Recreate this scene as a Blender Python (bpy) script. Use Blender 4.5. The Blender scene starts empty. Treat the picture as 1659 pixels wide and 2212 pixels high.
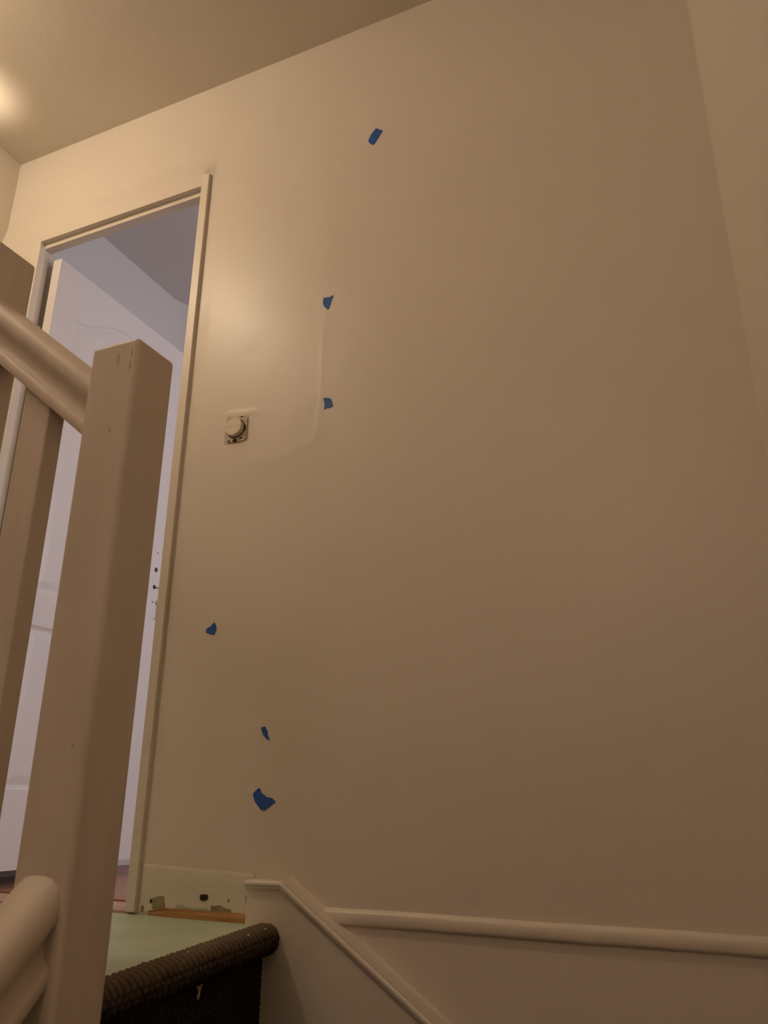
import bpy, bmesh, math, random
from mathutils import Vector, Matrix, noise
random.seed(4)
S = bpy.context.scene
C = S.collection

# ------------------------------------------------------------------ camera
cd = bpy.data.cameras.new('camera'); cam = bpy.data.objects.new('camera', cd); C.objects.link(cam); S.camera = cam
R_ = Vector((0.9163914, 0.4002403, 0.0058692)); U_ = Vector((0.1309595, -0.3136365, 0.9404689)); F_ = Vector((-0.3782544, 0.8610690, 0.3398291))
cam.matrix_world = Matrix(((R_.x, U_.x, -F_.x, 0.0), (R_.y, U_.y, -F_.y, -1.6), (R_.z, U_.z, -F_.z, 0.25), (0, 0, 0, 1)))
cd.sensor_fit = 'VERTICAL'; cd.sensor_height = 36; cd.sensor_width = 27
cd.lens = 36 * 1699.63 / 2212; cd.clip_start = 0.02
cd.dof.use_dof = True; cd.dof.focus_distance = 1.9; cd.dof.aperture_fstop = 11

# ------------------------------------------------------------------ light and exposure
S.view_settings.view_transform = 'Standard'; S.view_settings.look = 'None'
S.view_settings.exposure = 0.0; S.view_settings.gamma = 1.0; S.view_settings.use_curve_mapping = False
w = bpy.data.worlds.new('world'); S.world = w; w.use_nodes = True
w.node_tree.nodes['Background'].inputs[0].default_value = (0.9, 0.75, 0.6, 1); w.node_tree.nodes['Background'].inputs[1].default_value = 0.02

def lamp(name, kind, loc, power, color, **kw):
    d = bpy.data.lights.new(name, kind); d.energy = power; d.color = color
    for k, v in kw.items(): setattr(d, k, v)
    o = bpy.data.objects.new(name, d); o.location = loc; C.objects.link(o); return o
WARM = (1.0, 0.79, 0.57)
LAMP = (-1.93, -1.04, 2.355)
lamp('landing_lamp_light', 'POINT', LAMP, 19.5, WARM, shadow_soft_size=0.05)
up = lamp('added_glow_spot', 'SPOT', (-2.08, -0.30, 2.33), 1.5, WARM, shadow_soft_size=0.03, spot_size=math.radians(110), spot_blend=1.0)  # unseen spot added to make the ceiling glow, has no fitting
up.rotation_euler = (math.pi, 0, 0)
rl = lamp('room_window_light', 'AREA', (0.86, 0.90, 1.45), 22, (1.0, 0.93, 1.0), shape='RECTANGLE', size=1.2, size_y=1.45)
lamp('added_fill_light', 'POINT', (-0.45, -3.0, 1.9), 10.5, (1.0, 0.75, 0.62), shadow_soft_size=0.3)  # unseen light added behind the camera to lift the dim side
rl.rotation_euler = (0, math.radians(90), 0)      # faces -x, into the room

# ------------------------------------------------------------------ materials
def mat(name, col, rough=0.5, spec=0.5, var=0.0, vscale=3.0, col2=None, bump=0.0, bscale=60.0, stretch=None, coat=0.0):
    m = bpy.data.materials.new(name); m.use_nodes = True; nt = m.node_tree; n = nt.nodes; l = nt.links
    b = n['Principled BSDF']; b.inputs['Roughness'].default_value = rough; b.inputs['Specular IOR Level'].default_value = spec
    b.inputs['Coat Weight'].default_value = coat; b.inputs['Coat Roughness'].default_value = 0.25
    b.inputs['Base Color'].default_value = (*col, 1)
    tc = n.new('ShaderNodeTexCoord'); mp = n.new('ShaderNodeMapping'); l.new(tc.outputs['Object'], mp.inputs[0])
    if stretch: mp.inputs['Scale'].default_value = stretch
    if var > 0 or col2:
        t = n.new('ShaderNodeTexNoise'); t.inputs['Scale'].default_value = vscale; t.inputs['Detail'].default_value = 4
        l.new(mp.outputs[0], t.inputs['Vector'])
        r = n.new('ShaderNodeValToRGB'); r.color_ramp.elements[0].position = 0.35; r.color_ramp.elements[1].position = 0.68
        c2 = col2 or tuple(c * (1 - var) for c in col)
        r.color_ramp.elements[0].color = (*c2, 1); r.color_ramp.elements[1].color = (*col, 1)
        l.new(t.outputs['Fac'], r.inputs[0]); l.new(r.outputs[0], b.inputs['Base Color'])
    if bump > 0:
        t2 = n.new('ShaderNodeTexNoise'); t2.inputs['Scale'].default_value = bscale; t2.inputs['Detail'].default_value = 3
        l.new(mp.outputs[0], t2.inputs['Vector'])
        bp = n.new('ShaderNodeBump'); bp.inputs['Strength'].default_value = bump; bp.inputs['Distance'].default_value = 0.002
        l.new(t2.outputs['Fac'], bp.inputs['Height']); l.new(bp.outputs[0], b.inputs['Normal'])
    return m
WALL = (0.74, 0.672, 0.58)
M_wall = mat('cream_satin_wall', WALL, 0.36, 0.45, var=0.03, vscale=1.5, bump=0.10, bscale=90)
M_wall2 = mat('cream_matt_wall', WALL, 0.6, 0.3, var=0.03, vscale=1.5, bump=0.12, bscale=90)
M_ceil = mat('cream_ceiling', (0.68, 0.62, 0.52), 0.5, 0.4, var=0.03, bump=0.2, bscale=120)
M_trim = mat('cream_gloss_trim', (0.76, 0.70, 0.60), 0.35, 0.5, var=0.04, vscale=6, bump=0.05, bscale=40)
M_post = mat('worn_cream_post_paint', (0.72, 0.63, 0.53), 0.52, 0.4, var=0.10, vscale=5, bump=0.12, bscale=30, stretch=(3, 3, 0.7))
M_scuff = mat('brown_scuff', (0.50, 0.41, 0.32), 0.6, 0.2)
M_green = mat('pale_green_painted_board', (0.56, 0.64, 0.49), 0.5, 0.4, col2=(0.47, 0.56, 0.42), vscale=7, bump=0.3, bscale=25)
M_bare = mat('greenish_white_bare_plaster', (0.74, 0.685, 0.565), 0.7, 0.3, col2=(0.69, 0.645, 0.52), vscale=14, bump=0.5, bscale=40)
M_olive = mat('olive_glue_stain', (0.34, 0.31, 0.19), 0.8, 0.2, col2=(0.24, 0.21, 0.12), vscale=60)
M_grey = mat('grey_green_stain', (0.46, 0.47, 0.36), 0.8, 0.2)
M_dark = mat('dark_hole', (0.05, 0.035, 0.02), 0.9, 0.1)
M_timber = mat('raw_orange_timber', (0.50, 0.29, 0.12), 0.6, 0.3, col2=(0.32, 0.17, 0.06), vscale=12, stretch=(0.6, 8, 12), bump=0.3, bscale=30)
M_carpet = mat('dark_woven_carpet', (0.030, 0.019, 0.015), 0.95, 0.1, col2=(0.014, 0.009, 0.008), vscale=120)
nt = M_carpet.node_tree; at_ = nt.nodes.new('ShaderNodeAttribute'); at_.attribute_name = 'lit_wear'
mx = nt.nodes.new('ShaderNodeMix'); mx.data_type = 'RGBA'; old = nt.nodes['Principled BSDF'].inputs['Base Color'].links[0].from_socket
nt.links.new(at_.outputs['Fac'], mx.inputs['Factor']); nt.links.new(old, mx.inputs['A']); mx.inputs['B'].default_value = (0.17, 0.125, 0.085, 1)  # lamplit nosing, shaded riser and dusty wear mixed into the carpet colour
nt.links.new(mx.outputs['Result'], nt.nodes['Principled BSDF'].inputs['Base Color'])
M_edge = mat('pale_board_edge', (0.60, 0.50, 0.30), 0.7, 0.2, col2=(0.36, 0.27, 0.14), vscale=40)
M_room = mat('white_room_wall', (0.74, 0.72, 0.70), 0.6, 0.3)
M_roomceil = mat('white_room_ceiling', (0.70, 0.66, 0.64), 0.7, 0.3)
M_door = mat('white_door_paint', (0.84, 0.80, 0.78), 0.4, 0.45, bump=0.05, bscale=50)
M_roomfloor = mat('reddish_laminate', (0.40, 0.21, 0.15), 0.45, 0.5, col2=(0.30, 0.15, 0.10), vscale=8, stretch=(10, 1, 1))
M_sill = mat('pinkish_sill_board', (0.55, 0.36, 0.27), 0.5, 0.4, col2=(0.46, 0.28, 0.20), vscale=8, stretch=(2, 12, 1))
M_strip = mat('brown_threshold_metal', (0.30, 0.11, 0.04), 0.4, 0.5)
M_tape = mat('blue_masking_tape', (0.026, 0.108, 0.41), 0.55, 0.35, bump=0.25, bscale=300)
M_switch = mat('cream_switch_plastic', (0.74, 0.65, 0.53), 0.35, 0.5)
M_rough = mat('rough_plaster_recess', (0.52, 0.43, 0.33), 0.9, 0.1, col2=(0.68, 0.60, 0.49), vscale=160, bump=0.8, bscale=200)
M_steel = mat('dull_steel', (0.45, 0.42, 0.40), 0.4, 0.6)
M_scrap = mat('pale_paper_scrap', (0.55, 0.46, 0.38), 0.8, 0.2)

# ------------------------------------------------------------------ helpers
def link(name, bm, m, parent=None, smooth=False, kind=None, bevel=0, seg=2, mats=None):
    bmesh.ops.recalc_face_normals(bm, faces=bm.faces)
    me = bpy.data.meshes.new(name); bm.to_mesh(me); bm.free()
    for mm in (mats or [m]): me.materials.append(mm)
    if smooth:
        for p in me.polygons: p.use_smooth = True
    o = bpy.data.objects.new(name, me); C.objects.link(o)
    if parent: o.parent = parent
    if kind: o['kind'] = kind
    if bevel:
        md = o.modifiers.new('bevel', 'BEVEL'); md.width = bevel; md.segments = seg; md.limit_method = 'ANGLE'; md.angle_limit = math.radians(40)
        md.harden_normals = True
        for p in me.polygons: p.use_smooth = True
    return o
def box(bm, x0, x1, y0, y1, z0, z1):
    v = [bm.verts.new((x, y, z)) for x in (x0, x1) for y in (y0, y1) for z in (z0, z1)]
    for f in ((0, 1, 3, 2), (4, 6, 7, 5), (0, 4, 5, 1), (2, 3, 7, 6), (0, 2, 6, 4), (1, 5, 7, 3)): bm.faces.new([v[i] for i in f])
def boxo(name, b, m, **k):
    bm = bmesh.new(); box(bm, *b); return link(name, bm, m, **k)
def poly_y(bm, pts, y0, y1):     # outline in (x, z), extruded from y0 to y1
    a = [bm.verts.new((x, y0, z)) for x, z in pts]; b = [bm.verts.new((x, y1, z)) for x, z in pts]
    bm.faces.new(a); bm.faces.new(b[::-1]); n = len(pts)
    for i in range(n): bm.faces.new((a[i], b[i], b[(i + 1) % n], a[(i + 1) % n]))
def poly_x(bm, pts, x0, x1):     # outline in (y, z)
    a = [bm.verts.new((x0, y, z)) for y, z in pts]; b = [bm.verts.new((x1, y, z)) for y, z in pts]
    bm.faces.new(a); bm.faces.new(b[::-1]); n = len(pts)
    for i in range(n): bm.faces.new((a[i], b[i], b[(i + 1) % n], a[(i + 1) % n]))
def cyl_axis(bm, c, r, h, axis, n=24):
    M = {'y': Matrix.Rotation(math.pi / 2, 4, 'X'), 'x': Matrix.Rotation(math.pi / 2, 4, 'Y'), 'z': Matrix.Identity(4)}[axis]
    bmesh.ops.create_cone(bm, cap_ends=True, segments=n, radius1=r, radius2=r, depth=h, matrix=Matrix.Translation(c) @ M)
def sweep(bm, prof, A, B, side, upv):   # profile (u, v) swept from A to B
    ra = [bm.verts.new(A + side * u + upv * v) for u, v in prof]; rb = [bm.verts.new(B + side * u + upv * v) for u, v in prof]
    n = len(prof); bm.faces.new(ra); bm.faces.new(rb[::-1])
    for i in range(n): bm.faces.new((ra[i], rb[i], rb[(i + 1) % n], ra[(i + 1) % n]))
def tag(o, label, cat, group=None):
    o['label'] = label; o['category'] = cat
    if group: o['group'] = group
def empty(name, loc, label, cat, group=None):
    o = bpy.data.objects.new(name, None); C.objects.link(o); o.location = loc; tag(o, label, cat, group); return o
def put(o, parent):      # parent and keep world position
    o.parent = parent; o.matrix_parent_inverse = Matrix.Translation(parent.location).inverted(); return o

XL, XR, ZC = -2.21, 0.117, 2.485       # left wall, right wall, ceiling
DX0, DX1, DZ = -2.009, -1.336, 2.043   # door opening
YB = -3.3

# ------------------------------------------------------------------ main wall with door hole, uneven plaster
def seg_d(px, pz, a, b):
    ax, az = a; bx, bz = b; t = max(0, min(1, ((px - ax) * (bx - ax) + (pz - az) * (bz - az)) / ((bx - ax) ** 2 + (bz - az) ** 2)))
    return math.hypot(px - ax - t * (bx - ax), pz - az - t * (bz - az))
RIDGES = [([(-0.880, 1.51), (-0.883, 1.345), (-0.885, 1.22), (-0.889, 1.14)], 0.008, 0.0005),
          ([(-0.889, 1.14), (-0.895, 1.105), (-0.923, 1.09), (-1.005, 1.076), (-1.089, 1.070)], 0.012, 0.0006),
          ([(-0.63, 2.28), (-0.652, 2.164), (-0.71, 2.049), (-0.753, 1.981), (-0.765, 1.837)], 0.016, 0.0006),
          ([(-1.178, 1.232), (-1.14, 1.226), (-1.085, 1.224)], 0.006, 0.0014),
          ([(-1.172, 1.14), (-1.11, 1.132)], 0.007, 0.0007),
          ([(-1.16, 0.615), (-1.09, 0.52), (-1.08, 0.40)], 0.03, -0.0008)]
def disp(x, z):
    d = 0.0022 * noise.noise(Vector((x * 2.2 + 3, z * 1.9, 0.3))) + 0.0009 * noise.noise(Vector((x * 6.5, z * 5.5, 4.3)))
    d += 0.0015 * math.exp(-(((x + 1.17) / 0.13) ** 2 + ((z - 1.50) / 0.16) ** 2))
    d -= 0.0006 * math.exp(-(((x + 1.10) / 0.03) ** 2 + ((z - 1.405) / 0.02) ** 2))
    for pts, wd, h in RIDGES:
        dd = min(seg_d(x, z, pts[i], pts[i + 1]) for i in range(len(pts) - 1))
        if dd < wd * 3: d += h * math.exp(-(dd / wd) ** 2)
    f = 1.0
    f *= max(0, min(1, (ZC - z) / 0.05)) * max(0, min(1, (XR - x) / 0.05)) * max(0, min(1, (x - XL) / 0.05))
    f *= max(0, min(1, (z - 0.07) / 0.05))
    if x < -1.29: f *= max(0, min(1, max((z - 2.25) / 0.05, 0)))
    else: f *= max(0, min(1, (x + 1.30) / 0.04)) if z < 2.3 else 1
    # plaster over the door head stands 12 mm proud of the frame
    over = 0.0
    if x < -2.045 or (z > 2.0 and x < -1.28):
        fx = 1 if x < -1.3214 else (max(0, (-1.29 - x) / .0314) if z > 2.103 else 0)
        fz = 1 if z < 2.107 else max(0, (2.20 - z) / .093)
        over = 0.0118 * fx * fz * fz * (3 - 2 * fz)
    return d * f + over
def lin(a, b, s):
    n = max(1, int(round((b - a) / s))); return [a + (b - a) * i / n for i in range(n)]
xs = lin(XL, -2.049, .03) + lin(-2.049, -1.3215, .02) + lin(-1.3215, -1.2, .006) + lin(-1.2, -0.55, .006) + lin(-0.55, XR, .02) + [XR]
zs = lin(-0.7, 0.07, .03) + lin(0.07, 2.062, .008) + lin(2.062, ZC, .012) + [ZC]
bm = bmesh.new(); V = {}
def hole(i, j): return -2.05 < xs[i] < -1.322 and zs[j] < 2.0615 and zs[j] > -0.01 or False
# snap a row at z = 0
zs = sorted(set([z for z in zs if abs(z) > 0.012] + [0.0]))
def is_hole(i, j):
    xm = (xs[i] + xs[i + 1]) / 2; zm = (zs[j] + zs[j + 1]) / 2
    return -2.049 < xm < -1.3215 and -0.01 < zm < 2.062
def vert(i, j):
    k = (i, j)
    if k not in V:
        x, z = xs[i], zs[j]
        V[k] = bm.verts.new((x, -disp(x, z), z))
    return V[k]
for i in range(len(xs) - 1):
    for j in range(len(zs) - 1):
        if not is_hole(i, j): bm.faces.new((vert(i, j), vert(i + 1, j), vert(i + 1, j + 1), vert(i, j + 1)))
be = [e for e in bm.edges if e.is_boundary]
ret = bmesh.ops.extrude_edge_only(bm, edges=be)
for v in ret['geom']:
    if isinstance(v, bmesh.types.BMVert): v.co.y = 0.036
wb = link('wall_back', bm, M_wall, smooth=True, kind='structure')
md = wb.modifiers.new('edge', 'EDGE_SPLIT'); md.split_angle = math.radians(50)
# rear skin of that wall, towards the room
bm = bmesh.new()
box(bm, XL, -2.049, .036, .072, -0.7, ZC); box(bm, -1.3215, XR + .1, .036, .072, -0.7, ZC); box(bm, -2.049, -1.3215, .036, .072, 2.11, ZC)
link('wall_room_front', bm, M_room, kind='structure')

# ------------------------------------------------------------------ other hall walls, ceiling, floors
boxo('wall_right', (XR, XR + .1, YB, 0.07, -2.8, ZC), M_wall2, kind='structure')
boxo('wall_left', (XL - .1, XL, YB, 0.07, -2.8, ZC), M_wall2, kind='structure')
boxo('wall_front', (XL - .1, XR + .1, YB - .1, YB, -2.8, ZC), M_wall2, kind='structure')
boxo('ceiling', (XL - .1, XR + .1, YB - .1, 0.07, ZC, ZC + .08), M_ceil, kind='structure')
boxo('floor_lower', (XL - .1, XR + .1, YB - .1, 0.07, -2.7, -2.6), M_carpet, kind='structure')
# landing: green painted boards
bm = bmesh.new()
ex = lambda y, o=0: -0.966 + 0.138 * (-y - 0.116) + o    # back edge of the carpet, skewed like the winder
def fl(z): return z - .005
pts = [(XL, 0.0), (XL, -0.80), (ex(-.80, .012), -0.80), (ex(0, .012), 0.0)]
a = [bm.verts.new((x, y, -.005)) for x, y in pts]; b = [bm.verts.new((x, y, -.05)) for x, y in pts]
bm.faces.new(a); bm.faces.new(b[::-1])
for i in range(4): bm.faces.new((a[i], b[i], b[(i + 1) % 4], a[(i + 1) % 4]))
link('floor', bm, M_green, kind='structure')
boxo('trim_9', (XL, -0.90, -0.80, -0.78, -0.30, -.05), M_trim, kind='structure')   # landing edge board
# sill, threshold strip and room floor
boxo('floor_sill', (-2.049, -1.3215, 0.0, 0.128, -.05, 0.0), M_sill, kind='structure')
bm = bmesh.new()
for k, (ya, yb) in enumerate(((.128, .142), (.146, .160))): box(bm, -2.049, -1.3, ya, yb, -.02, .004 - k * .001)
link('threshold_strip', bm, M_strip, kind='structure', bevel=.001)
boxo('floor_room', (-2.5, 1.0, 0.072, 3.1, -.06, -.001), M_roomfloor, kind='structure')

# ------------------------------------------------------------------ room behind the door
boxo('wall_room_left', (XL - .1, XL, 0.072, 0.95, 0, ZC), M_room, kind='structure')
bm = bmesh.new()
path = [(XL, .90), (-2.208, .93), (-2.200, .96), (-2.188, .98), (-1.25, 2.55), (-1.05, 3.0)]
va = [bm.verts.new((x, y, 0)) for x, y in path]; vb = [bm.verts.new((x, y, ZC)) for x, y in path]
for i in range(len(path) - 1): bm.faces.new((va[i], va[i + 1], vb[i + 1], vb[i]))
vc = [bm.verts.new((x - .09, y + .05, 0)) for x, y in path]; vd = [bm.verts.new((x - .09, y + .05, ZC)) for x, y in path]
for i in range(len(path) - 1): bm.faces.new((vc[i + 1], vc[i], vd[i], vd[i + 1]))
link('wall_room_angled', bm, M_room, kind='structure', smooth=True)
boxo('wall_room_back', (-1.2, 1.0, 3.0, 3.1, 0, ZC), M_room, kind='structure')
boxo('ceiling_room', (-2.4, 1.0, 0.066, 3.1, ZC, ZC + .08), M_roomceil, kind='structure')
bm = bmesh.new()
box(bm, .9, 1.0, .07, .17, 0, ZC); box(bm, .9, 1.0, 1.63, 3.0, 0, ZC); box(bm, .9, 1.0, .17, 1.63, 0, .85); box(bm, .9, 1.0, .17, 1.63, 2.05, ZC)
link('wall_room_right', bm, M_room, kind='structure')

# ------------------------------------------------------------------ door frame
bm = bmesh.new()
box(bm, DX1, -1.309, -.0122, .036, 0, 2.105)            # right stile, proud of the wall
box(bm, DX1 + .012, -1.3215, .036, .072, 0, 2.11)
link('trim_1', bm, M_trim, kind='structure', bevel=.0012)
bm = bmesh.new()
box(bm, -2.049, DX0, -.012, .014, 0, 2.062); box(bm, -2.049, DX0 - .003, .014, .036, 0, 2.062); box(bm, -2.049, DX0 - .016, .036, .072, 0, 2.11)
link('trim_2', bm, M_trim, kind='structure', bevel=.0012)
bm = bmesh.new()
box(bm, -2.049, DX1, .007, .037, DZ, 2.064); box(bm, -2.049, DX1, .037, .072, 2.10, 2.11)
link('trim_3', bm, M_trim, kind='structure', bevel=.0012)

# ------------------------------------------------------------------ door leaf (opens into the room, panel side faces +x)
DL0, DL1, DZ0, DZ1, DF = 0.040, 0.752, 0.045, 2.012, -1.956
door = bpy.data.objects.new('door_1', None); C.objects.link(door); door.location = (-1.98, .04, 0); door['kind'] = 'structure'
def arch(y, y0, y1, zb, h):      # cathedral-arched panel top
    t = (y - y0) / (y1 - y0); t = min(t, 1 - t) * 2
    return zb + h * (0.5 - 0.5 * math.cos(math.pi * min(1, t * 1.05)))
def ring(y0, y1, z0, z1, d, h=0):
    n = 24 if h else 1
    top = [(y0 + d + (y1 - y0 - 2 * d) * k / n, arch(y0 + (y1 - y0) * k / n, y0, y1, z1, h) - d) for k in range(n + 1)]
    return [(y0 + d, z0 + d), (y1 - d, z0 + d)] + top[::-1]
bm = bmesh.new()
box(bm, DF - .036, DF - .0098, DL0, DL1, DZ0, DZ1)
panels = [(0.142, 0.650, 0.850, 1.825, 0.088), (0.142, 0.650, 0.262, 0.742, 0.0)]
# face skin with two raised-and-fielded panels pressed in
def skin(bm):
    outer = [bm.verts.new((DF, y, z)) for y, z in ((DL0, DZ0), (DL1, DZ0), (DL1, DZ1), (DL0, DZ1))]
    edges = [bm.edges.new((outer[i], outer[(i + 1) % 4])) for i in range(4)]
    for (y0, y1, z0, z1, h) in panels:
        prev = None
        for d, dx in ((0, 0), (.007, -.006), (.013, -.008), (.034, -.002), (.040, -.001)):
            r = [bm.verts.new((DF + dx, y, z)) for y, z in ring(y0, y1, z0, z1, d, h)]
            n = len(r)
            if prev is None: edges += [bm.edges.new((r[i], r[(i + 1) % n])) for i in range(n)]
            else:
                for i in range(n): bm.faces.new((prev[i], prev[(i + 1) % n], r[(i + 1) % n], r[i]))
            prev = r
        bm.faces.new(prev)
    bmesh.ops.triangle_fill(bm, use_beauty=True, edges=edges)
    # side rim
    back = [bm.verts.new((DF - .010, v.co.y, v.co.z)) for v in outer]
    for i in range(4): bm.faces.new((outer[i], outer[(i + 1) % 4], back[(i + 1) % 4], back[i]))
skin(bm)
put(link('door_panel', bm, M_door), door)
def hinge(z):
    bm = bmesh.new(); cyl_axis(bm, (-2.003, .036, z), .0055, .085, 'z', 14)
    put(link('hinge', bm, M_steel, smooth=False), door)
for z in (1.70, 0.28): hinge(z)
def disc(name, y, z, r, m, parent, sx=1.0):
    bm = bmesh.new()
    vs = [bm.verts.new((DF + .0006, y + r * sx * math.cos(a * math.pi / 10), z + r * math.sin(a * math.pi / 10))) for a in range(20)]
    c = bmesh.ops.extrude_face_region(bm, geom=[bm.faces.new(vs)])
    for v in c['geom']:
        if isinstance(v, bmesh.types.BMVert): v.co.x -= .004
    return put(link(name, bm, m), parent)
M_hole = mat('door_lock_hole', (0.10, 0.075, 0.075), 0.9, 0.1)
disc('screw_hole', .700, 1.121, .0032, M_hole, door)
disc('spindle_hole', .700, 1.055, .0090, M_hole, door)
disc('screw_hole', .699, .930, .0032, M_hole, door)
k = disc('keyhole', .700, .988, .0085, M_hole, door)
boxo('slot', (DF - .001, DF + .0007, .704, .746, .9865, .9905), M_hole, parent=None)
o = bpy.data.objects['slot']; put(o, door)
bm = bmesh.new(); box(bm, DF - .001, DF + .004, .714, .726, .868, .873); box(bm, DF - .001, DF + .003, .723, .726, .870, .925)
cyl_axis(bm, (DF + .003, .722, .932), .008, .010, 'x', 14)
put(link('latch', bm, M_steel, bevel=.001), door)

# ------------------------------------------------------------------ string board on the wall with moulded top edge
T = 0.035
def offs(pts, d):    # parallel lower copy of the top line: flat part then slope
    (x0, z0), (x1, z1), (x2, z2) = pts
    sl = (z2 - z1) / (x2 - x1); L = math.hypot(1, sl)
    zf = z0 - d; xb = x1 + ((zf) - (z1 - d * L)) / sl if abs(sl) > 0 else x1
    return [(x0, zf), (xb, zf), (x2, z2 - d * L)]
TOP = [(-1.003, 0.0820), (-0.915, 0.0820), (0.10, 0.0820 - 0.668 * 1.015)]
bm = bmesh.new()
poly_y(bm, TOP + [(0.10, -1.1), (-0.905, -1.1), (-0.905, -.25), (-1.003, -.25)], -T + .006, 0.0)
link('trim_4', bm, M_trim, kind='structure', bevel=.002)
# moulding: stepped lip following the top edge
bm = bmesh.new()
prof = [(0.004, 0.0), (0.0, T + .002), (0.004, T + .006), (0.008, T + .006), (0.0105, T + .001), (0.014, T + .001), (0.019, T - .004), (0.019, 0.0)]
rows = []
for d, y in prof:
    rows.append([bm.verts.new((x, -y, z)) for x, z in offs(TOP, d)])
for i in range(len(rows)):
    r, q = rows[i], rows[(i + 1) % len(rows)]
    for k in range(2): bm.faces.new((r[k], r[k + 1], q[k + 1], q[k]))
bm.faces.new([r[0] for r in rows]); bm.faces.new([r[2] for r in rows][::-1])
link('trim_5', bm, M_trim, kind='structure')
# plastered fillet between the slope and the wall
bm = bmesh.new()
fil = [(0.0, T - .002), (-0.002, .020), (-0.005, .009), (-0.010, -.001), (0.006, -.001)]
rows = [[bm.verts.new((x, -y, z)) for x, z in offs(TOP, d)] for d, y in fil]
for i in range(len(rows)):
    r, q = rows[i], rows[(i + 1) % len(rows)]
    for k in range(1, 2): bm.faces.new((r[k], r[k + 1], q[k + 1], q[k]))
bm.faces.new([r[1] for r in rows]); bm.faces.new([r[2] for r in rows][::-1])
link('trim_6', bm, M_wall, kind='structure', smooth=True).modifiers.new('e', 'EDGE_SPLIT').split_angle = math.radians(60)

# ------------------------------------------------------------------ horizontal ledge moulding on the wall
bm = bmesh.new()
NX = 90; prof = [(.035, -.001), (.0325, .004), (.0295, .0085), (.0255, .0105), (.010, .0105), (.0065, .009), (.004, .005), (.003, -.001)]
rows = []
for i in range(NX + 1):
    t = i / NX; x = -0.845 + t * (XR + .845)
    dz = 0.0025 * noise.noise(Vector((x * 4, 1, 0))) + (.001 - .001 * t) - .003 * math.sin(math.pi * t) * 0
    rows.append([bm.verts.new((x, -max(y, -.001) * (1 + .15 * noise.noise(Vector((x * 9, 5, z * 30)))), z + dz + (.0012 * noise.noise(Vector((x * 22, 2, 2))) if z < .01 else 0))) for z, y in prof])
for i in range(NX):
    for k in range(len(prof) - 1): bm.faces.new((rows[i][k], rows[i + 1][k], rows[i + 1][k + 1], rows[i][k + 1]))
bm.faces.new(rows[0]); bm.faces.new(rows[-1][::-1])
link('trim_7', bm, M_wall, kind='structure', smooth=True)

# ------------------------------------------------------------------ strip of bare plaster where the plinth was
bare = None
bm = bmesh.new(); N = 80; rows = []
for i in range(N + 1):
    x = -1.302 + (1.302 - 1.004) * i / N
    top = .098 - .010 * i / N + .003 * noise.noise(Vector((x * 14, 0, 1)))
    r = []
    for zz, yy in ((top + .003, -.0), (top, .0012), (top - .006, .0016), (.062 + .002 * noise.noise(Vector((x * 20, 3, 1))), .0026), (.056, .0016), (.03, .0022), (0.0, .002)):
        r.append(bm.verts.new((x, -yy - .0004 * noise.noise(Vector((x * 30, 0, zz * 40))), zz)))
    rows.append(r)
for i in range(N):
    for k in range(6): bm.faces.new((rows[i][k], rows[i + 1][k], rows[i + 1][k + 1], rows[i][k + 1]))
bare = link('trim_8', bm, M_bare, kind='structure', smooth=True)
def patch(name, pts, m, y, jag=.0):
    # subdivide outline and roughen it
    out = []
    n = len(pts)
    for i in range(n):
        a, b = pts[i], pts[(i + 1) % n]
        for k in range(4):
            t = k / 4; j = jag * (random.random() - .5)
            out.append((a[0] + (b[0] - a[0]) * t + j, a[1] + (b[1] - a[1]) * t + j * .8))
    bm = bmesh.new(); poly_y(bm, out, -y, 0.0)
    return link(name, bm, m, parent=bare)
patch('stain', [(-1.268, 0.029), (-1.256, 0.035), (-1.236, 0.034), (-1.23, 0.012), (-1.247, 0.008), (-1.266, 0.010)], M_olive, .0034, .004)
patch('stain', [(-1.201, 0.02), (-1.191, 0.023), (-1.182, 0.02), (-1.18, 0.012), (-1.202, 0.012)], M_grey, .0034, .002)
patch('stain', [(-1.182, 0.018), (-1.155, 0.017), (-1.12, 0.017), (-1.112, 0.010), (-1.176, 0.010)], M_grey, .0033, .002)
patch('stain', [(-1.108, 0.023), (-1.087, 0.025), (-1.071, 0.021), (-1.058, 0.018), (-1.057, 0.010), (-1.08, 0.009), (-1.107, 0.012)], M_olive, .0033, .003)
patch('nail_hole', [(-1.139, 0.043), (-1.13, 0.045), (-1.119, 0.044), (-1.118, 0.035), (-1.13, 0.031), (-1.138, 0.034)], M_dark, .0037, .001)
patch('nail_hole', [(-1.274, 0.028), (-1.268, 0.028), (-1.268, 0.021), (-1.273, 0.02)], M_dark, .0037, .001)
patch('nail_hole', [(-1.0665, 0.037), (-1.062, 0.038), (-1.064, 0.031)], M_olive, .0037, .001)
patch('nail_hole', [(-1.02, 0.047), (-1.012, 0.047), (-1.012, 0.030), (-1.019, 0.030)], M_dark, .0037, .001)
patch('nail_hole', [(-1.297, 0.013), (-1.291, 0.014), (-1.290, 0.002), (-1.297, 0.0)], M_olive, .0037, .001)
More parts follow.
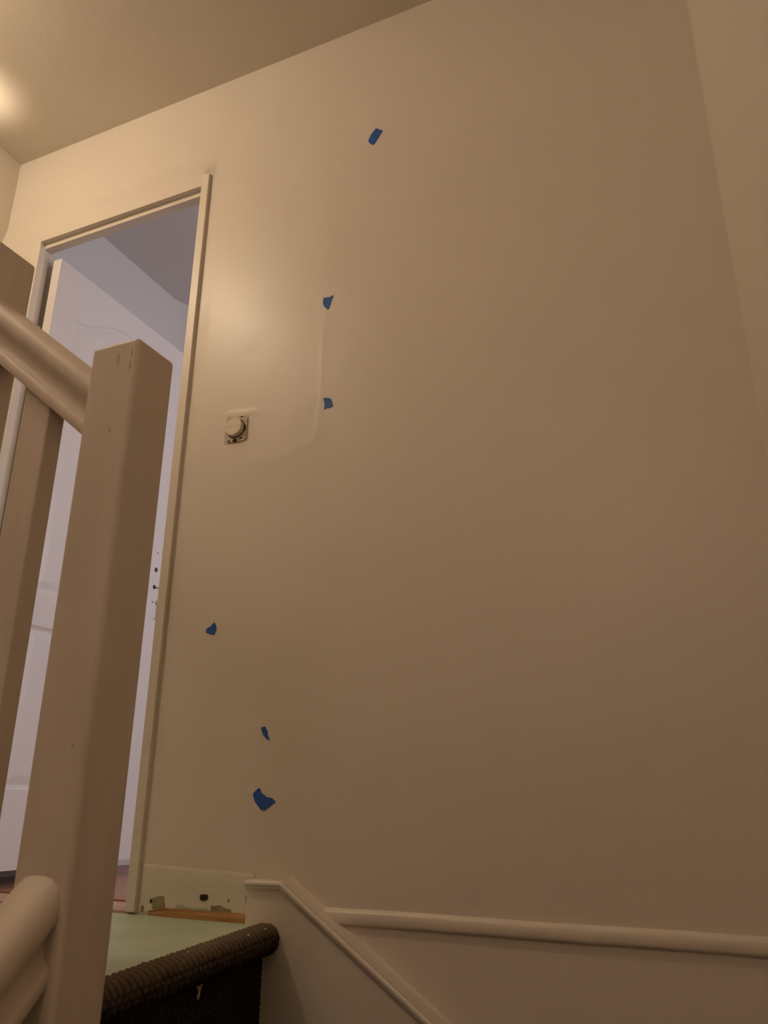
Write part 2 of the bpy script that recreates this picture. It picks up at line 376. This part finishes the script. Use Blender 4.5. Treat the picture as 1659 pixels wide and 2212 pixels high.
# raw timber strip at its foot
bm = bmesh.new(); N = 40; rows = []
for i in range(N + 1):
    t = i / N; x = -1.276 + t * (1.276 - 1.004); h = .004 + .0085 * min(1, t * 6) + .0012 * noise.noise(Vector((x * 25, 0, 0)))
    d = .004 + .010 * math.sin(min(1, t * 1.1) * math.pi / 2)
    rows.append([bm.verts.new(p) for p in ((x, 0, -.006), (x, -d, -.006), (x, -d, h * .35), (x, -d * .6, h * .5), (x, -.005, h), (x, 0, h))])
for i in range(N):
    for k in range(5): bm.faces.new((rows[i][k], rows[i + 1][k], rows[i + 1][k + 1], rows[i][k + 1]))
bm.faces.new(rows[0]); bm.faces.new(rows[-1][::-1])
link('baseboard_back', bm, M_timber, kind='structure')

# ------------------------------------------------------------------ staircase
st = empty('staircase', (-0.4, -0.4, -.22), 'dark carpeted winding staircase climbing to the green landing beside the moulded string board', 'stairs')
def tread(pts, z, name='tread'):
    bm = bmesh.new(); a = [bm.verts.new((x, y, z)) for x, y in pts]; b = [bm.verts.new((x, y, z - .18)) for x, y in pts]
    bm.faces.new(a); bm.faces.new(b[::-1]); n = len(pts)
    for i in range(n): bm.faces.new((a[i], b[i], b[(i + 1) % n], a[(i + 1) % n]))
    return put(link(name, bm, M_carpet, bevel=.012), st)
nose = lambda y: -0.918 + 0.130 * (-y - 0.035)
tread([(-1.02, -.035), (-1.02, -.78), (-.78, -.70), (-.40, -.035)], -.205)
tread([(-.86, -.78), (-.78, -.70), (-.45, -.035), (XR - .003, -.035), (XR - .003, -.35)], -.41)
tread([(-.86, -.80), (-.80, -.72), (XR - .003, -.30), (XR - .003, -.80)], -.61)
for k in range(6):
    tread([(-.86, -.80 - .23 * k), (XR - .003, -.80 - .23 * k), (XR - .003, -1.06 - .23 * k), (-.86, -1.06 - .23 * k)], -.80 - .20 * k)

# woven carpet over the top nosing and riser (real loops)
carpet = None
bm = bmesh.new()
def arc_pt(s):      # cross-section by arc length: (offset from nose line, z, normal x, normal z)
    flat = 0.046 - .026; r = .026
    if s < flat: return (-.026 - flat + s, .002, 0, 1)
    s -= flat; L = math.pi * r
    if s < L:
        a = math.pi / 2 - s / r
        return (-.026 + r * math.cos(a), -.024 + r * math.sin(a), math.cos(a), math.sin(a))
    s -= L
    if s < .012: return (-.026 - s, -.050, 0, -1)
    s -= .012
    return (-.038, -.050 - s, 1, 0)
Ltot = 0.020 + math.pi * .026 + .012 + .170
NU, NV = 380, 170; Y0, Y1 = -0.029, -0.785; rows = []; LIT_WEAR = []
for i in range(NU + 1):
    y = Y0 + (Y1 - Y0) * i / NU; row = []
    fray = .006 * noise.noise(Vector((y * 40, 0, 0))) + .003 * noise.noise(Vector((y * 130, 7, 0)))
    for j in range(NV + 1):
        s = Ltot * j / NV; px, pz, nx, nz = arc_pt(s)
        u = -y / .0165
        fl_ = abs(math.cos(math.pi * u)) ** 1.5                       # parallel ribs on the tread part
        rw = int(s / .0105); loop = abs(math.sin(math.pi * s / .0105)) * abs(math.cos(math.pi * (u + .5 * (rw % 2)))) ** 1.2
        k = min(1, max(0, (s - .040) / .012))
        nz_ = noise.noise(Vector((y * 90, s * 90, 0)))
        tex = fl_ * (1 - k) + loop * k
        h = .0034 * tex + .0007 * nz_
        LIT_WEAR.append(max(0.0, min(1.0, (1.15 - max(0, s - .030) / .040) * (.35 + .65 * tex) + .25 * nz_)) if s < .10 else max(0.0, .12 * tex + .1 * nz_))
        if j == 0: px -= max(0, fray) - .002
        off = 0.012 * max(0, 1 - (i / NU) * 26) * (1 if s < .02 else 0)
        row.append(bm.verts.new((nose(y) + px + nx * h, y, pz + nz * h - .003)))
    rows.append(row)
for i in range(NU):
    for j in range(NV): bm.faces.new((rows[i][j], rows[i + 1][j], rows[i + 1][j + 1], rows[i][j + 1]))
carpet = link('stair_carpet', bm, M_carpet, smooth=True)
wa = carpet.data.attributes.new('lit_wear', 'FLOAT', 'POINT'); wa.data.foreach_set('value', LIT_WEAR)
tag(carpet, 'dark brown looped carpet wrapped over the top stair nosing below the pale green boards', 'carpet')
# solid riser core behind it
bm = bmesh.new()
pts = [(nose(-.035) - .045, -.035), (nose(-.78) - .045, -.78), (nose(-.78) - .075, -.78), (nose(-.035) - .075, -.035)]
a = [bm.verts.new((x, y, -.035)) for x, y in pts]; b = [bm.verts.new((x, y, -.40)) for x, y in pts]
bm.faces.new(a); bm.faces.new(b[::-1])
for i in range(4): bm.faces.new((a[i], b[i], b[(i + 1) % 4], a[(i + 1) % 4]))
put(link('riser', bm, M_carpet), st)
# pale raw edge of the tread showing behind the frayed carpet
bm = bmesh.new(); N = 60; L0 = []; L1 = []
for i in range(N + 1):
    y = -0.03 - .72 * i / N; wdt = .004 + .004 * max(0, noise.noise(Vector((y * 12, 4, 0)))) + .003 * max(0, noise.noise(Vector((y * 50, 4, 0))))
    L0.append((ex(y, -wdt), y)); L1.append((ex(y, .016), y))
for a_, b_ in zip(range(N), range(1, N + 1)):
    q = [L0[a_], L0[b_], L1[b_], L1[a_]]
    tp = [bm.verts.new((x, y, -.0035)) for x, y in q]; bt = [bm.verts.new((x, y, -.008)) for x, y in q]
    bm.faces.new(tp); bm.faces.new(bt[::-1])
    for i in range(4): bm.faces.new((tp[i], bt[i], bt[(i + 1) % 4], tp[(i + 1) % 4]))
bmesh.ops.remove_doubles(bm, verts=bm.verts, dist=1e-6)
put(link('tread_edge', bm, M_edge), st)
# scrap stuck on the riser
bm = bmesh.new()
XS = nose(-.27) - .038 + .0058
sc = [(y_, z_ + .038) for y_, z_ in [(-.306, -.085), (-.287, -.074), (-.268, -.083), (-.276, -.092), (-.286, -.104), (-.290, -.120), (-.296, -.121), (-.296, -.104), (-.302, -.094)]]
poly_x(bm, sc, XS, XS - .0008)
o = link('torn_scrap', bm, M_scrap); tag(o, 'small torn pale scrap stuck on the dark carpeted riser', 'scrap')
for (dy, lab) in ((-.075, 'tiny pale paint fleck on carpet nosing closest to the string board'), (-.150, 'tiny pale paint fleck on carpet nosing, left of the one by the string board'), (-.36, 'tiny cream fleck at the left of the carpet nosing, by the green board edge')):
    bm = bmesh.new(); y = dy; a = 1.05 if dy > -.3 else 1.5
    cx, cz = nose(y) - .026 + .0285 * math.cos(a), -.027 + .0285 * math.sin(a)
    bmesh.ops.create_icosphere(bm, subdivisions=1, radius=.0035, matrix=Matrix.Translation((cx, y, cz)) @ Matrix.Diagonal((.6, 1.3, .7, 1)))
    for v in bm.verts: v.co += Vector([random.uniform(-.001, .001) for _ in range(3)])
    tag(link('paint_fleck', bm, M_scrap), lab, 'fleck', 'paint flecks on the carpet')

# ------------------------------------------------------------------ banister
ban = empty('stair_banister', (-.82, -.75, -.2), 'cream painted wooden banister with square newel posts and thick moulded handrails at the stair turn', 'banister')
def post(x0, x1, y0, y1, z0, z1):
    bm = bmesh.new(); box(bm, x0, x1, y0, y1, z0, z1)
    return put(link('newel_post', bm, M_post, bevel=.007, seg=4), ban)
MARKS = [(-.807, .884, .005, .020), (-.8045, .763, .004, .009), (-.794, .309, .0035, .005), (-.781, .889, .0025, .014), (-.7815, .866, .003, .020)]
p1 = post(-.863, -.770, -.790, -.703, -1.0, .916)
p2 = post(-1.229, -1.134, -.790, -.703, -.3, 1.214)
# worn marks and nail holes on the main post
def mark(y, pts, plane):
    bm = bmesh.new()
    if plane == 'front': poly_y(bm, pts, -.7903, -.789)
    o = link('scuff_mark', bm, M_scuff); o.parent = p1; return o
def blob(x, z, w_, h_): return [(x + w_ / 2 * math.cos(a * math.pi / 7) * (1 + .2 * math.sin(a * 2.1)), z + h_ / 2 * math.sin(a * math.pi / 7)) for a in range(14)]
for (x, z, w_, h_) in MARKS: mark(0, blob(x, z, w_, h_), 'front')
# profile: flange, cove and rounded grip (u sideways, v across)
HP = [(-.034, 0), (-.036, .004), (-.036, .014), (-.033, .019), (-.026, .023), (-.0235, .030), (-.0245, .037), (-.030, .044), (-.037, .050), (-.0405, .057), (-.0405, .066), (-.038, .074), (-.032, .081), (-.022, .086), (-.010, .088)]
HP = HP + [(-u, v) for u, v in HP[::-1]]
def rail(A, B, side, upv, name='handrail'):
    bm = bmesh.new(); sweep(bm, HP, A, B, side, upv)
    o = link(name, bm, M_post, smooth=True); m_ = o.modifiers.new('e', 'EDGE_SPLIT'); m_.split_angle = math.radians(50)
    return put(o, ban)
# upper rail: rises to the left, from main post to second post, in the plane y = -0.7475
sl = 0.812; L = math.hypot(1, sl); d = Vector((-1, 0, sl)) / L; upv = Vector((sl, 0, 1)) / L
zb = lambda x: 0.772 - sl * (x + .870)
rail(Vector((-.855, -.7475, zb(-.855))), Vector((-1.21, -.7475, zb(-1.21))), Vector((0, 1, 0)), upv)
# lower rail: descends towards the viewer from the front of the main post
s2 = 0.94; L2 = math.hypot(1, s2); up2 = Vector((0, -s2, 1)) / L2
z2 = lambda y: 0.034 + s2 * (y + .79)
rail(Vector((-.820, -.712, z2(-.712))), Vector((-.820, -2.35, z2(-2.35))), Vector((1, 0, 0)), up2)
# rail running on along the landing edge
rail(Vector((-1.222, -.7475, 1.03)), Vector((-2.2, -.7475, 1.03)), Vector((0, 1, 0)), Vector((0, 0, 1)))
def bal(x0, x1, y0, y1, z0, z1a, z1b):     # sloping head tucked into the rail
    bm = bmesh.new(); box(bm, x0, x1, y0, y1, z0, 1.0)
    for v in bm.verts:
        if v.co.z > .5: v.co.z = z1a if v.co.x < (x0 + x1) / 2 else z1b
    return put(link('baluster', bm, M_post, bevel=.003, seg=2), ban)
bal(-1.025, -.962, -.767, -.733, -.01, zb(-1.025) + .01, zb(-.962) + .01)
bm = bmesh.new(); box(bm, -1.134, -.863, -.772, -.728, -.20, .03); put(link('rail_foot', bm, M_post, bevel=.003), ban)
bm = bmesh.new(); box(bm, -.85, -.79, -2.41, -2.32, -2.6, -.9); put(link('newel_post', bm, M_post, bevel=.006), ban)
for y in (-1.18, -1.58, -1.98):
    bm = bmesh.new(); box(bm, -.837, -.803, y - .03, y + .03, z2(y) - 1.0, z2(y) + .0)
    for v in bm.verts: v.co.z += s2 * (v.co.y - y)
    put(link('baluster', bm, M_post, bevel=.003), ban)
# board along the open side of the lower flight
bm = bmesh.new(); poly_x(bm, [(-.79, -.35), (-2.4, -.35 - s2 * 1.61), (-2.4, -2.1), (-.79, -1.0)], -.862, -.84)
put(link('string_board', bm, M_post), ban)

# ------------------------------------------------------------------ blue tape
TAPES = [
([(-0.735, 2.063), (-0.729, 2.059), (-0.724, 2.054), (-0.717, 2.049), (-0.714, 2.045), (-0.718, 2.04), (-0.724, 2.031), (-0.73, 2.021), (-0.738, 2.009), (-0.743, 2.005), (-0.748, 2.008), (-0.756, 2.017), (-0.759, 2.026), (-0.758, 2.032), (-0.752, 2.045), (-0.746, 2.051)], 'long slanting strip of blue tape, highest on the wall'),
([(-0.886, 1.527), (-0.866, 1.525), (-0.858, 1.529), (-0.857, 1.524), (-0.863, 1.508), (-0.868, 1.489), (-0.873, 1.488), (-0.883, 1.498), (-0.886, 1.504), (-0.887, 1.514)], 'blue tape piece with pointed upper right corner, second from the top of the wall'),
([(-0.875, 1.217), (-0.867, 1.218), (-0.854, 1.213), (-0.85, 1.203), (-0.848, 1.194), (-0.848, 1.189), (-0.856, 1.187), (-0.864, 1.188), (-0.87, 1.184), (-0.872, 1.186), (-0.871, 1.201)], 'small square blue tape piece on the wall at the height of the round switch'),
([(-1.159, 0.653), (-1.155, 0.646), (-1.152, 0.634), (-1.159, 0.622), (-1.171, 0.625), (-1.182, 0.629), (-1.181, 0.639), (-1.172, 0.643)], 'small kite-shaped blue tape piece on the wall closest to the door frame'),
([(-1.007, 0.397), (-0.997, 0.399), (-0.99, 0.389), (-0.989, 0.381), (-0.982, 0.368), (-0.991, 0.371), (-1.0, 0.38), (-1.006, 0.391)], 'narrow curved sliver of blue tape just above the largest tape piece'),
([(-1.003, 0.266), (-0.998, 0.256), (-0.983, 0.247), (-0.97, 0.245), (-0.96, 0.237), (-0.973, 0.228), (-0.988, 0.219), (-0.997, 0.22), (-1.014, 0.238), (-1.019, 0.253), (-1.012, 0.261)], 'largest and lowest blue tape piece, a concave wedge above the string board'),
]
for pts, lab in TAPES:
    bm = bmesh.new()
    n = len(pts)
    fr = [bm.verts.new((x, -disp(x, z) - .0010 - .0010 * (k % 3 == 0), z)) for k, (x, z) in enumerate(pts)]
    bk = [bm.verts.new((x, -disp(x, z) - .0001, z)) for x, z in pts]
    bm.faces.new(fr); bm.faces.new(bk[::-1])
    for i in range(n): bm.faces.new((fr[i], bk[i], bk[(i + 1) % n], fr[(i + 1) % n]))
    tag(link('masking_tape', bm, M_tape), lab, 'tape', 'blue masking tape pieces on the wall')

# ------------------------------------------------------------------ round wall switch without its cover
SX, SZ = -1.1375, 1.178
sw = empty('light_switch', (SX, 0, SZ), 'uncovered round cream light switch set in a rough square recess right of the door', 'light switch')
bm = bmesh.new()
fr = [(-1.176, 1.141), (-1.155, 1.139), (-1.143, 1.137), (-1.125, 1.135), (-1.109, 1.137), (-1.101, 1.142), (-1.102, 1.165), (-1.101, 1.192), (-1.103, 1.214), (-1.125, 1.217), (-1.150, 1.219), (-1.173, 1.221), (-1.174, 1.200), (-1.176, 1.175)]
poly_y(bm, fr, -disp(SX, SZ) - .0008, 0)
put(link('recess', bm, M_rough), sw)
y0 = -disp(SX, SZ)
bm = bmesh.new()         # metal-and-plastic mounting frame: square with a round opening
sq = []; ci = []; NN = 32
for k in range(NN):
    a = 2 * math.pi * (k + .5) / NN; c, s = math.cos(a), math.sin(a); m_ = max(abs(c), abs(s))
    sq.append((SX + .0325 * c / m_, SZ + .0365 * s / m_)); ci.append((SX - .001 + .0285 * c, SZ + .002 + .0285 * s))
for (yf, yb_) in ((y0 - .0035, y0 + .002),):
    A = [bm.verts.new((x, yf, z)) for x, z in sq]; B = [bm.verts.new((x, yf, z)) for x, z in ci]
    A2 = [bm.verts.new((x, yb_, z)) for x, z in sq]; B2 = [bm.verts.new((x, yb_, z)) for x, z in ci]
    for i in range(NN):
        j = (i + 1) % NN
        bm.faces.new((A[i], A[j], B[j], B[i])); bm.faces.new((A[i], A2[i], A2[j], A[j])); bm.faces.new((B[i], B[j], B2[j], B2[i]))
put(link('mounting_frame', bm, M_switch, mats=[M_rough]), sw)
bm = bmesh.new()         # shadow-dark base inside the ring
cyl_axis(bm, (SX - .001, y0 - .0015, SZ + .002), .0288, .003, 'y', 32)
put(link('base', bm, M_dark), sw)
bm = bmesh.new()
cyl_axis(bm, (SX - .002, y0 - .0095, SZ + .003), .0262, .016, 'y', 48)
put(link('rocker', bm, M_switch, bevel=.003, seg=3), sw)
bm = bmesh.new(); box(bm, SX - .0272, SX + .0232, y0 - .01765, y0 - .0165, SZ + .0022, SZ + .0034)
put(link('rocker_seam', bm, M_rough), sw)
for (x, z, ww, hh) in ((-1.157, 1.2115, .010, .003), (-1.1225, 1.2125, .011, .003), (-1.159, 1.146, .010, .004), (-1.122, 1.149, .009, .0045), (-1.1105, 1.178, .006, .020), (-1.1715, 1.186, .003, .018), (-1.140, 1.145, .014, .010)):
    bm = bmesh.new()
    poly_y(bm, [(x + ww / 2 * math.cos(a * math.pi / 5), z + hh / 2 * math.sin(a * math.pi / 5)) for a in range(10)], y0 - .0042, y0 - .002)
    put(link('screw_slot', bm, M_dark), sw)

# ------------------------------------------------------------------ lamp fittings out of frame
lp = empty('ceiling_lamp', (LAMP[0], LAMP[1], ZC), 'small flush bulb holder under the landing ceiling', 'lamp')
bm = bmesh.new(); cyl_axis(bm, (LAMP[0], LAMP[1], ZC - .010), .045, .020, 'z'); put(link('ceiling_rose', bm, M_trim, bevel=.004), lp)
bm = bmesh.new(); cyl_axis(bm, (LAMP[0], LAMP[1], ZC - .04), .016, .05, 'z'); put(link('socket', bm, M_trim, bevel=.003), lp)
